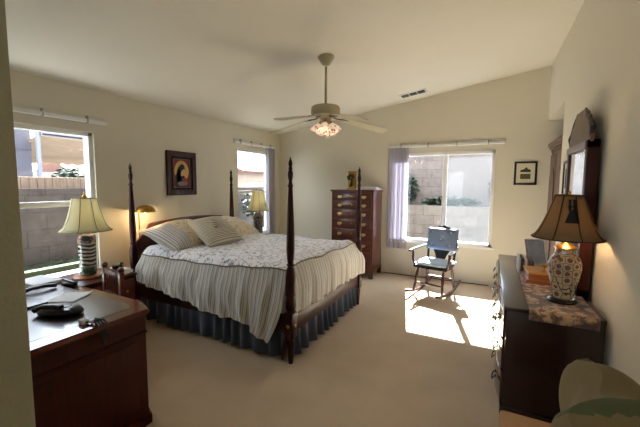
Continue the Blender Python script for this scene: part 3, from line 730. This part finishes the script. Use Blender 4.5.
def small_frame(label, loc, rz, w, h, mats):
    t = thing('framed_picture', label, 'picture', loc, rz)
    mb = MB(); b2 = .028
    for a in ((-w/2, -w/2+b2), (w/2-b2, w/2)): mb.box(a[0], a[1], -.025, -.003, -h/2, h/2, .003)
    for a in ((-h/2, -h/2+b2), (h/2-b2, h/2)): mb.box(-w/2, w/2, -.0252, -.003, a[0], a[1], .003)
    mb.build('frame', M['blackwood'], t)
    MB().box(-w/2+.01, w/2-.01, -.012, -.004, -h/2+.01, h/2-.01).build('mat_board', plain('mat_cream', srgb(214, 206, 178), .9), t)
    return t
M['photo_grey'] = plain('photo_grey', srgb(186, 186, 194), .3, var=.5, scale=16)
M['etch'] = plain('engraving_dark', srgb(60, 64, 58), .8, var=.5, scale=50)
M['etch2'] = plain('engraving_olive', srgb(104, 96, 60), .8, var=.6, scale=40)
t = small_frame('small black framed double print on the far wall right of the window', (4.348, 0, 1.76), 0, .29, .345, None)
mb = MB(); mb.prism([(-.065, .015), (.065, .015), (.065, .05), (.03, .06), (.01, .09), (-.02, .06), (-.065, .045)], -.0145, -.011, mat=AXY); mb.build('upper_print', M['etch'], t)
MB().box(-.065, .065, -.0145, -.011, -.085, -.01).build('lower_print', M['etch2'], t)
t = small_frame('narrow black framed print on the right wall between the armoire and the mirror', (W, -1.69, 1.65), -PI/2, .34, .36, None)
MB().box(-.09, .09, -.0145, -.011, -.1, .1).build('print', M['etch'], t)

# ------------------------------------------------------------------ tall chest
t = thing('tall_chest', 'tall cherry wood chest of drawers with brass pulls in the far corner', 'chest', (1.435, -.55, 0))
CW, CD, CH = .775, .50, 1.49
MB().box(.01, CW-.01, .02, CD, .12, CH-.03, .004).build('body', M['cherry'], t)
MB().box(-.008, CW+.008, -.008, CD+.005, CH-.032, CH, .008).build('top', M['cherry'], t)
mb = MB(); mb.box(-.004, CW+.004, .0, CD, .115, .15, .006)
mb.build('base_molding', M['cherry'], t)
for x in (0, 1):
    for y in (0, 1):
        a = .0 if x == 0 else CW-.14; mbp = [(0, .12), (.14, .12), (.11, .08), (.07, .05), (.065, 0), (0, 0)]
        if x: mbp = [(.14-p, q) for p, q in mbp]
        mb = MB(); mb.prism([(a+p, q) for p, q in mbp], .0+(CD-.03)*y, .03+(CD-.03)*y, mat=AXY); mb.build('bracket_foot', M['cherry'], t)
zz = [1.44, 1.30, 1.155, 1.0, .83, .65, .45, .165]
def pull(par, x, z, mat, s=1):
    b_ = MB(); b_.prism([(-.035*s, .005*s), (-.022*s, .018*s), (-.01*s, .013*s), (0, .021*s), (.01*s, .013*s), (.022*s, .018*s), (.035*s, .005*s), (.02*s, -.012*s), (0, -.018*s), (-.02*s, -.012*s)], -.003, .0, mat=AXY)
    b_.tube([(-.026*s, -.003, .003), (-.024*s, -.016, -.008*s), (-.01*s, -.02, -.02*s), (.01*s, -.02, -.02*s), (.024*s, -.016, -.008*s), (.026*s, -.003, .003)], .0035*s, 6)
    o = b_.build('drawer_pull', mat, par); o.location = (x, 0, z); return o
for k in range(7):
    z1, z0 = zz[k]-.008, zz[k+1]+.008
    d = MB().box(.04, CW-.04, .004, .024, z0, z1, .005).build('drawer', M['cherry'], t)
    for x in (.17, CW-.17): o = pull(d, x, (z0+z1)/2, M['oldbrass'], 1.25); o.location.y = .004
    e_ = MB().lathe([(.008, 0), (.008, .003)], 10, mat=T(CW/2, .004, (z0+z1)/2+.01) @ RX(PI/2)).build('keyhole_plate', M['brass'], d)
t = thing('bracket_clock', 'small brass clock with dark ornament on top of the tall chest', 'clock', (1.70, -.25, CH))
MB().box(-.08, .08, -.04, .05, 0, .03, .005).build('base', M['brass'], t)
mb = MB(); mb.box(-.075, .075, .02, .045, .03, .31, .006); mb.box(-.085, .085, .01, .05, .30, .325, .005); mb.build('back_plate', M['brass'], t)
mb = MB(); mb.tube([(-.05, 0, .17), (-.06, -.02, .22), (-.02, -.03, .255), (.03, -.03, .24), (.045, -.02, .2)], [.02, .03, .034, .03, .015], 10); mb.tube([(0, -.02, .2), (.01, -.03, .14), (0, -.03, .09), (-.02, -.02, .05)], [.02, .018, .028, .015], 10)
mb.build('ornament', plain('dark_bronze', srgb(70, 66, 36), .35, .7), t)
t = thing('linen_stack', 'folded white lace linen laid on the tall chest beside the clock', 'linen', (2.03, -.27, CH))
mb = MB(); mb.grid(lambda u, v: ((u-.5)*.38, (v-.5)*.3, .002+.05*(1-abs(u*2-1)**6)*(1-abs(v*2-1)**6)+.006*math.sin(u*31)*math.sin(v*17)), 30, 20); mb.box(-.185, .185, -.145, .145, 0, .012, .005)
mb.build('folded_cloth', plain('lace_white', srgb(214, 206, 216), .8, var=.2, scale=80), t)
MB().box(-.185, .185, -.149, -.146, .003, .016).build('lace_edge', M['paper'], t)

# ------------------------------------------------------------------ rocking chair
t = thing('rocking_chair', 'dark wooden rocking chair with blue tufted cushions in the sun patch', 'rocking chair', (3.235, -.73, 0), math.radians(-13))
mb = MB(); mb.prism([(-.24, -.24), (.24, -.24), (.25, -.1), (.21, .2), (-.21, .2), (-.25, -.1)], .385, .42, bev=.01); mb.build('seat', M['blackwood'], t)
for s in (-1, 1):
    pr_ = []
    for k in range(13):
        y = -.50+.95*k/12; pr_.append((s*.215, y, .028+.34*(y+.05)**2*1.0))
    MB().tube(pr_, .019, 8, flat=1.1).build('rocker', M['chairwood'], t)
    for y, yt in ((-.28, -.19), (.2, .14)):
        zb = .03+.34*(y+.05)**2
        P = [(s*(.205-.025*k/8), y+(yt-y)*k/8, zb+(.39-zb)*k/8) for k in range(9)]
        MB().tube(P, [.013, .017, .02, .015, .021, .023, .021, .016, .014], 10).build('leg', M['chairwood'], t)
    MB().tube([(s*.235, -.19, .41), (s*.26, -.2, .5), (s*.265, -.2, .62)], [.016, .02, .015], 10).build('arm_post', M['chairwood'], t)
    MB().tube([(s*.23, .24, .66), (s*.27, .05, .645), (s*.285, -.15, .635), (s*.285, -.27, .625)], [.016, .02, .026, .022], 10, flat=.6).build('armrest', M['blackwood'], t)
    MB().tube([(s*.19, .17, .41), (s*.205, .23, .66), (s*.2, .29, .9)], [.018, .016, .014], 10).build('back_post', M['blackwood'], t)
for y, z in ((-.24, .17), (.17, .19)): MB().tube([(-.19, y, z), (-.1, y, z), (0, y, z), (.1, y, z), (.19, y, z)], [.01, .014, .017, .014, .01], 8).build('stretcher', M['chairwood'], t)
mb = MB(); L = [(-.07, .41), (-.06, .46), (-.09, .54), (-.13, .62), (-.13, .88), (.13, .88), (.13, .62), (.09, .54), (.06, .46), (.07, .41)]
tilt_ = T(0, .17, .41) @ RX(math.radians(-14)) @ T(0, 0, -.41)
mb.prism(L, -.008, .008, mat=tilt_ @ AXY); mb.build('splat', M['blackwood'], t)
mb = MB(); mb.prism([(-.21, .86), (-.2, .92), (-.12, .935), (-.08, .96), (-.03, .965), (0, .985), (.03, .965), (.08, .96), (.12, .935), (.2, .92), (.21, .86)], -.015, .015, mat=tilt_ @ AXY, bev=.004); mb.build('crest_rail', M['blackwood'], t)
def tufted(w, h, t_, pts):
    mb = MB()
    def f(sg):
        def g(u, v):
            a, b_ = u*2-1, v*2-1; th = (max(0, 1-abs(a)**5)*max(0, 1-abs(b_)**5))**.5*t_/2
            for p in pts: th -= t_*.30*math.exp(-((a-p[0])**2+(b_-p[1])**2)/.02)*(sg > 0)
            return (a*w/2*(1+.03*b_), b_*h/2, sg*th)
        return g
    mb.grid(f(1), 28, 24); mb.grid(f(-1), 28, 24); return mb
B5 = [(-.6, .55), (.6, .55), (0, 0), (-.6, -.5), (.6, -.5)]
mb = tufted(.45, .33, .075, B5); m_ = tilt_ @ T(0, -.05, .765) @ RX(PI/2)
bmesh.ops.transform(mb.bm, matrix=m_, verts=mb.bm.verts); bc = mb.build('back_cushion', M['bluecush'], t, 80, weld=.0005)
for a, b_ in B5: MB().sphere((0, 0, 0), .014, 1, 1, .6, 10, mat=m_ @ T(a*.225, b_*.18, .026)).build('button', M['seatcush'], bc)
mb = tufted(.46, .42, .07, []); bmesh.ops.transform(mb.bm, matrix=T(0, -.03, .452), verts=mb.bm.verts); mb.build('seat_cushion', M['seatcush'], t, 80, weld=.0005)

# ------------------------------------------------------------------ dresser, mirror, lamp
t = thing('dresser', 'long dark mahogany dresser standing along the right wall', 'dresser', (4.02, -3.305, 0))
LX, LY, LZ = .538, 1.885, .778
MB().box(.02, LX, .012, LY-.012, .07, LZ-.028, .005).build('body', M['dresser'], t)
MB().box(.0, LX, .0, LY, LZ-.03, LZ, .007).build('top', M['dresser'], t)
MB().box(.008, LX, .004, LY-.004, 0, .08, .006).build('plinth', M['dresser'], t)
cols = [(.04, .63), (.65, 1.235), (1.255, 1.845)]; rows = [(.10, .31), (.325, .53), (.545, .735)]
for c0, c1 in cols:
    for r0, r1 in rows:
        d = MB()
        P = [(.024, c0), (.024, c1)] + [(.004-.03*math.sin(PI*i/12)**.8, c1+(c0-c1)*i/12) for i in range(13)]
        d.prism(P, r0, r1, bev=.004); d = d.build('drawer', M['dresser_front'], t)
        for y in (c0+.13, c1-.13):
            b_ = MB(); zc_ = (r0+r1)/2+.01; xo = -.03*math.sin(PI*(y-c0)/(c1-c0))**.8
            b_.lathe([(.013, 0), (.01, .006)], 10, mat=T(.003, y-.035, zc_) @ RY(-PI/2)); b_.lathe([(.013, 0), (.01, .006)], 10, mat=T(.003, y+.035, zc_) @ RY(-PI/2))
            b_.tube([(.0, y-.035, zc_), (-.014, y-.038, zc_-.01), (-.022, y-.025, zc_-.035), (-.024, y, zc_-.042), (-.022, y+.025, zc_-.035), (-.014, y+.038, zc_-.01), (0, y+.035, zc_)], .0045, 7)
            o = b_.build('drawer_pull', M['iron'], d); o.location.x = xo
DT = LZ+.0005
m, b, n = base('tapestry', srgb(170, 140, 110), .95, sheen=.2)
v = n.coord(); vv = n.new('ShaderNodeTexVoronoi'); vv.inputs['Scale'].default_value = 11; n.l.new(v, vv.inputs['Vector'])
f = n.noise(v, 24, 3, 1.5)
c = n.ramp(vv.outputs[0], [(0, srgb(110, 52, 44)), (.22, srgb(110, 52, 44)), (.3, srgb(186, 156, 118)), (.55, srgb(168, 134, 102)), (.62, srgb(86, 60, 54))])
n.l.new(n.mix(n.ramp(f, [(.5, (0, 0, 0, 1)), (.58, (1, 1, 1, 1))]), c, srgb(104, 82, 70)), b.inputs['Base Color']); M['tapestry'] = m
def run(u, v):
    x = 4.165+.36*v; y = -3.375+1.70*u
    if y > -3.306: return (x, y, DT+.003)
    d = -3.306-y; return (x, -3.306-.006, DT+.003-d-.012*0)
rn = MB().grid(run, 68, 12).build('table_runner', M['tapestry'], None, 30, solid=.004); tag(rn, 'woven tapestry runner covering the dresser and hanging over its near end', 'runner')
RT = DT+.0055
# mirror
t = thing('wall_mirror', 'tall dark framed mirror with scrolled crest standing on the dresser against the wall', 'mirror', (0, 0, LZ))
XM = 4.492; my0, my1 = -2.845, -2.165; mid = (my0+my1)/2; hw = (my1-my0)/2
def zl(z): return z-LZ
mb = MB()
mb.box(XM, 4.565, my0, my0+.06, .0, zl(1.90), .006); mb.box(XM, 4.565, my1-.06, my1, .0, zl(1.90), .006)
mb.box(XM, 4.565, my0, my1, .0, .06, .006); mb.box(XM, 4.565, my0, my1, zl(1.84), zl(1.90), .006); mb.build('frame', M['darkpost'], t)
cr = [(-hw, 1.885), (-hw-.02, 1.92), (-hw-.015, 1.97), (-hw+.03, 1.975), (-hw+.035, 2.02), (-hw+.08, 2.03), (-hw+.095, 2.085), (-.20, 2.10), (-.18, 2.125), (-.13, 2.145), (-.06, 2.152), (0, 2.153)]
cr = cr + [(-a, z) for a, z in cr[::-1][1:]]
mb = MB(); mb.prism([(mid+a, zl(z)) for a, z in cr], XM+.01, XM+.035, mat=AXX, bev=.004); ct_ = mb.build('crest', M['armoire'], t)
mb = MB(); 
for s in (-1, 1): mb.tube([(XM+.02, mid+s*(hw+.0), zl(1.92)), (XM+.02, mid+s*(hw+.02), zl(1.98)), (XM+.02, mid+s*(hw-.05), zl(2.03)), (XM+.02, mid+s*(hw-.13), zl(2.08)), (XM+.02, mid+s*.18, zl(2.11)), (XM+.02, mid+s*.12, zl(2.15))], [.012, .02, .014, .018, .014, .01], 8)
mb.build('scrollwork', M['blackwood'], ct_)
mb = MB(); mb.box(XM-.012, XM+.01, my0+.02, my1-.02, zl(1.845), zl(1.895), .008); mb.build('cornice', plain('pewter_molding', srgb(120, 112, 118), .35, coat=.3), t)
MB().box(XM+.022, XM+.026, my0+.055-mid, my1-.055-mid, .055, zl(1.845), mat=T(0, mid, 0) @ T(XM+.024, 0, 0) @ RZ(math.radians(2.2)) @ T(-XM-.024, 0, 0)).build('mirror_glass', M['mirror'], t, 0)
# lamp on dresser
t = thing('table_lamp', 'lit ginger jar lamp with tan panelled shade and black tassel on the dresser', 'lamp', (4.380, -3.03, RT))
MB().lathe([(.085, 0), (.09, .012), (.075, .022), (.07, .028)], 28).build('base', M['blackwood'], t)
MB().lathe([(.055, .028), (.062, .04), (.066, .09), (.085, .16), (.096, .23), (.095, .27), (.082, .31), (.058, .33), (.055, .36), (.062, .37)], 32).build('jar', M['vase_r'], t)
MB().lathe([(.066, .37), (.07, .376), (.05, .39), (.02, .405), (.012, .42)], 24).build('cap', M['brass'], t)
MB().lathe([(.008, .41), (.008, .71), (.016, .715), (.005, .735), (.01, .745), (.003, .76)], 12).build('stem', M['brass'], t)
SH = (.202, .080, .442, .73)
shade_bm(*SH, 40, .66).build('lamp_shade', M['shade_r'], t, 60, solid=.003)
shade_ribs(*SH, 8, .66, .0045, -PI/2+.25).build('shade_ribs', M['trim'], t)
mb = MB(); 
for s in (-1, 1): mb.tube([(s*.012, -.09, .70), (s*.012, -.112, .66), (s*.012, -.12, .63)], .008, 8); mb.sphere((s*.012, -.115, .66), .012)
mb.lathe([(.012, .64), (.018, .625), (.032, .565), (.036, .555)], 14, (0, -.14, 0), sx=1.1, sy=.5); mb.build('tassel', M['tassel'], t)
bulb(t, .555, 5.5, (1, .66, .34), .035)
# small things on dresser
t = thing('jewelry_box', 'low honey wood box with gilt lid on the dresser behind the lamp', 'box', (4.30, -2.50, RT), .06)
mb = MB(); mb.box(-.11, .11, -.15, .15, 0, .03, .004); mb.box(-.095, .095, -.135, .135, .03, .075, .004); mb.build('body', M['honey'], t)
MB().box(-.10, .10, -.14, .14, .075, .088, .006).build('lid', M['giltwood'], t)
mb = MB(); mb.lathe([(.022, 0), (.024, .004), (.008, .01), (.006, .03), (.022, .045), (.028, .06), (.022, .062), (.012, .05)], 18)
tag(mb.build('brass_cup', M['brass'], loc=(4.33, -2.55, RT+.0885)), 'tiny brass goblet standing on the gilt box lid', 'goblet')
sl = ['pale grey', 'dark brown', 'cream', 'maroon', 'slate']; sc_ = [srgb(190, 186, 180), srgb(74, 52, 42), srgb(214, 204, 184), srgb(104, 56, 46), srgb(84, 88, 100)]
for k in range(5):
    mb = MB(); mb.box(-.008, .008, -.13, .13, 0, .135-.004*k, .002)
    tag(mb.build('slim_book', plain('book_cover_'+sl[k].replace(' ', '_'), sc_[k], .7), loc=(4.17+.026*k, -2.19, RT)), sl[k]+' slim book standing in the row behind the wooden box', 'book', 'slim books on the dresser')
t = thing('photo_frame', 'silver photo frame leaning back on the dresser before the mirror', 'photo frame', (4.36, -1.86, RT), .5)
m_ = RX(math.radians(-16)); mb = MB()
for a in ((-.1, -.08), (.08, .1)): mb.box(a[0], a[1], -.008, .008, .0, .26, .003, mat=m_)
for a in ((0, .02), (.24, .26)): mb.box(-.1, .1, -.0082, .008, a[0], a[1], .003, mat=m_)
mb.build('frame', M['silver'], t)
MB().box(-.085, .085, -.004, .004, .015, .245, mat=m_).build('photo', M['photo_grey'], t)
MB().box(-.02, .02, .0, .006, .0, .22, mat=T(0, .10, 0) @ RX(math.radians(10))).build('easel_back', M['blackwood'], t)

# ------------------------------------------------------------------ armoire
t = thing('armoire', 'tall brown armoire with arched door panels inside the wall recess', 'armoire', (4.63, -1.17, 0))
AH = 2.16; AL = 1.12
MB().box(.02, .55, .02, AL-.02, 0, AH-.1, .006).build('body', M['armoire'], t)
mb = MB(); 
for k, (o_, z0, z1) in enumerate(((.01, AH-.12, AH-.08), (-.01, AH-.08, AH-.04), (-.03, AH-.04, AH))): mb.box(o_, .56, max(.0, .02+o_*.6), AL-.02-min(0, o_)*.6, z0, z1, .006)
mb.build('crown_molding', M['armoire'], t)
for s in range(2):
    y0 = .04+s*.52; d = MB().box(.004, .022, y0, y0+.51, .12, AH-.16, .005).build('door', M['armoire'], t)
    P = [(y0+.07, .25), (y0+.44, .25), (y0+.44, 1.62)] + [(y0+.255+.185*math.cos(PI*i/10), 1.62+.2*math.sin(PI*i/10)) for i in range(1, 10)] + [(y0+.07, 1.62)]
    mb = MB(); mb.prism(P, -.008, .006, mat=AXX, bev=.006); mb.build('arched_panel', M['armoire'], d)
    MB().sphere((-.012, y0+(.47 if s == 0 else .04), 1.05), .016).build('knob', M['brass'], d)

# ------------------------------------------------------------------ ceiling fan
fx, fy = 2.290, -2.506; fz = ceilz(fx)
t = thing('ceiling_fan', 'cream ceiling fan with drooping blades and floral glass light shades', 'ceiling fan', (fx, fy, -.015))
MB().lathe([(.025, fz-.075), (.04, fz-.07), (.06, fz-.04), (.085, fz-.005), (.088, fz+.01), (.085, fz+.022)], 28).build('canopy', M['cream_metal'], t)
MB().lathe([(.013, 2.44), (.013, fz-.09)], 14).build('downrod', M['cream_metal'], t)
MB().lathe([(.03, 2.445), (.05, 2.435), (.142, 2.425), (.155, 2.41), (.157, 2.345), (.146, 2.325), (.09, 2.315), (.055, 2.29), (.05, 2.24), (.03, 2.23)], 36).build('motor_housing', M['cream_metal'], t)
for k in range(5):
    a = math.radians(39+72*k); m_ = RZ(a)
    pitch = T(.2, 0, 2.295) @ RY(math.radians(12.5)) @ RX(math.radians(-13))
    iron = MB(); iron.tube([(.07, 0, 2.32), (.12, 0, 2.30), (.2, 0, 2.293), (.26, 0, 2.285)], [.012, .012, .016, .012], 8, mat=m_, flat=.5)
    P = [(-.0, -.05)] + [(.46+.05*math.cos(q), .068*math.sin(q)) for q in [(-PI/2+PI*i/8) for i in range(9)]] + [(0, .05)]
    bl = MB(); bl.prism(P, -.003, .003, mat=m_ @ pitch, bev=.001); bo = bl.build('blade', M['blade'], t)
    iron.build('blade_iron', M['fan_iron'], bo)
m, b, n = base('floral_glass', srgb(235, 214, 190), .3)
v = n.coord(); vv = n.new('ShaderNodeTexVoronoi'); vv.inputs['Scale'].default_value = 34; n.l.new(v, vv.inputs['Vector'])
cc = n.ramp(vv.outputs[0], [(0, srgb(70, 24, 20)), (.25, srgb(130, 60, 48)), (.42, srgb(230, 206, 184)), (1, srgb(250, 236, 220))])
n.l.new(cc, b.inputs['Base Color']); n.l.new(cc, b.inputs['Emission Color']); b.inputs['Emission Strength'].default_value = .32; b.inputs['Transmission Weight'].default_value = .2
M['fglass'] = m
for k in range(4):
    a = math.radians(20+90*k); m_ = RZ(a) @ T(.05, 0, 2.25) @ RY(math.radians(148))
    o = MB().grid(lambda u, v: ((.020+.036*math.sin(PI*.62*v)+.014*v*v)*math.cos(2*PI*u), (.020+.036*math.sin(PI*.62*v)+.014*v*v)*math.sin(2*PI*u), .01+.105*v), 20, 8, mat=m_).build('glass_shade', M['fglass'], t, 60, solid=.003)
    MB().lathe([(.02, -.03), (.024, 0), (.024, .018)], 14, mat=m_).build('socket', M['brass'], o)
    p = m_ @ Vector((0, 0, .11)); bulb(t, p.z, .12, (1, .78, .55), .03, p.x, p.y)
mb = MB(); mb.tube([(0, 0, 2.23), (0, 0, 2.13)], .0025, 6); mb.sphere((0, 0, 2.125), .01); mb.build('pull_chain', M['brass'], t)

# ------------------------------------------------------------------ vent
vx, vy = 2.77, -.42; sl_ = math.atan(SL)
t = thing('ceiling_vent', 'white ceiling air vent with dark louvres near the far wall', 'vent', (vx, vy, ceilz(vx)-.002))
m_ = RY(-sl_)
MB().box(-.2, .2, -.095, .095, -.012, .0, .004, mat=m_).build('frame', M['white'], t)
for k in range(3): MB().box(-.18+.123*k, -.07+.123*k, -.075, .075, -.0145, -.011, .001, mat=m_).build('louvre', M['concrete'] if k == 0 else M['iron'], t)

# ------------------------------------------------------------------ chair at bottom right
t = thing('settee', 'tan upholstered low settee at the near end of the dresser', 'settee', (4.0, -5.42, 0))
MB().box(.0, .44, .0, 1.53, .12, .42, .02).build('seat', M['tanseat'], t)
MB().box(.42, .56, .0, 1.47, .12, .60, .05).build('backrest', M['tanseat'], t)
for x in (.04, .46):
    for y in (.05, 1.47): MB().lathe([(.015, 0), (.024, .12)], 12, (x, y, 0)).build('leg', M['mahog'], t)
pb = thing('throw_pillow', 'big rumpled cream pillow with green stripes slumped on the tan settee', 'pillow', (4.30, -4.92, .79))
pb.rotation_euler = Euler((math.radians(8), math.radians(60), math.radians(0)), 'XYZ')
pb.rotation_euler = (pb.rotation_euler.to_matrix().to_4x4() @ RZ(math.radians(-16))).to_euler()
mb = pillow_mesh(.74, .72, .28, 0, 0, 60)
for v_ in mb.bm.verts:
    v_.co.z += .03*math.sin(v_.co.x*13+v_.co.y*9)+.018*math.sin(v_.co.y*27+v_.co.x*8); v_.co.x += .018*math.sin(v_.co.y*16+1); v_.co.y += .015*math.sin(v_.co.x*15)
po = mb.build('pillow_cover', M['creamcloth'], pb, 80, weld=.0005)

gb = po.data
gb.materials.append(M['green'])
for f in gb.polygons:
    c_ = f.center
    if abs(c_.x*.5+c_.y*.8-.08) < .028 or abs(c_.x*.8-c_.y*.5+.22) < .022: f.material_index = 1
# cord along the far wall
tag(MB().tube([(2.24+.1*k, -.02-.012*math.sin(k*1.7)**2, .008) for k in range(18)], .007, 8).build('power_cord', M['trim']), 'dark cord lying along the foot of the wall under the wide window', 'cord')
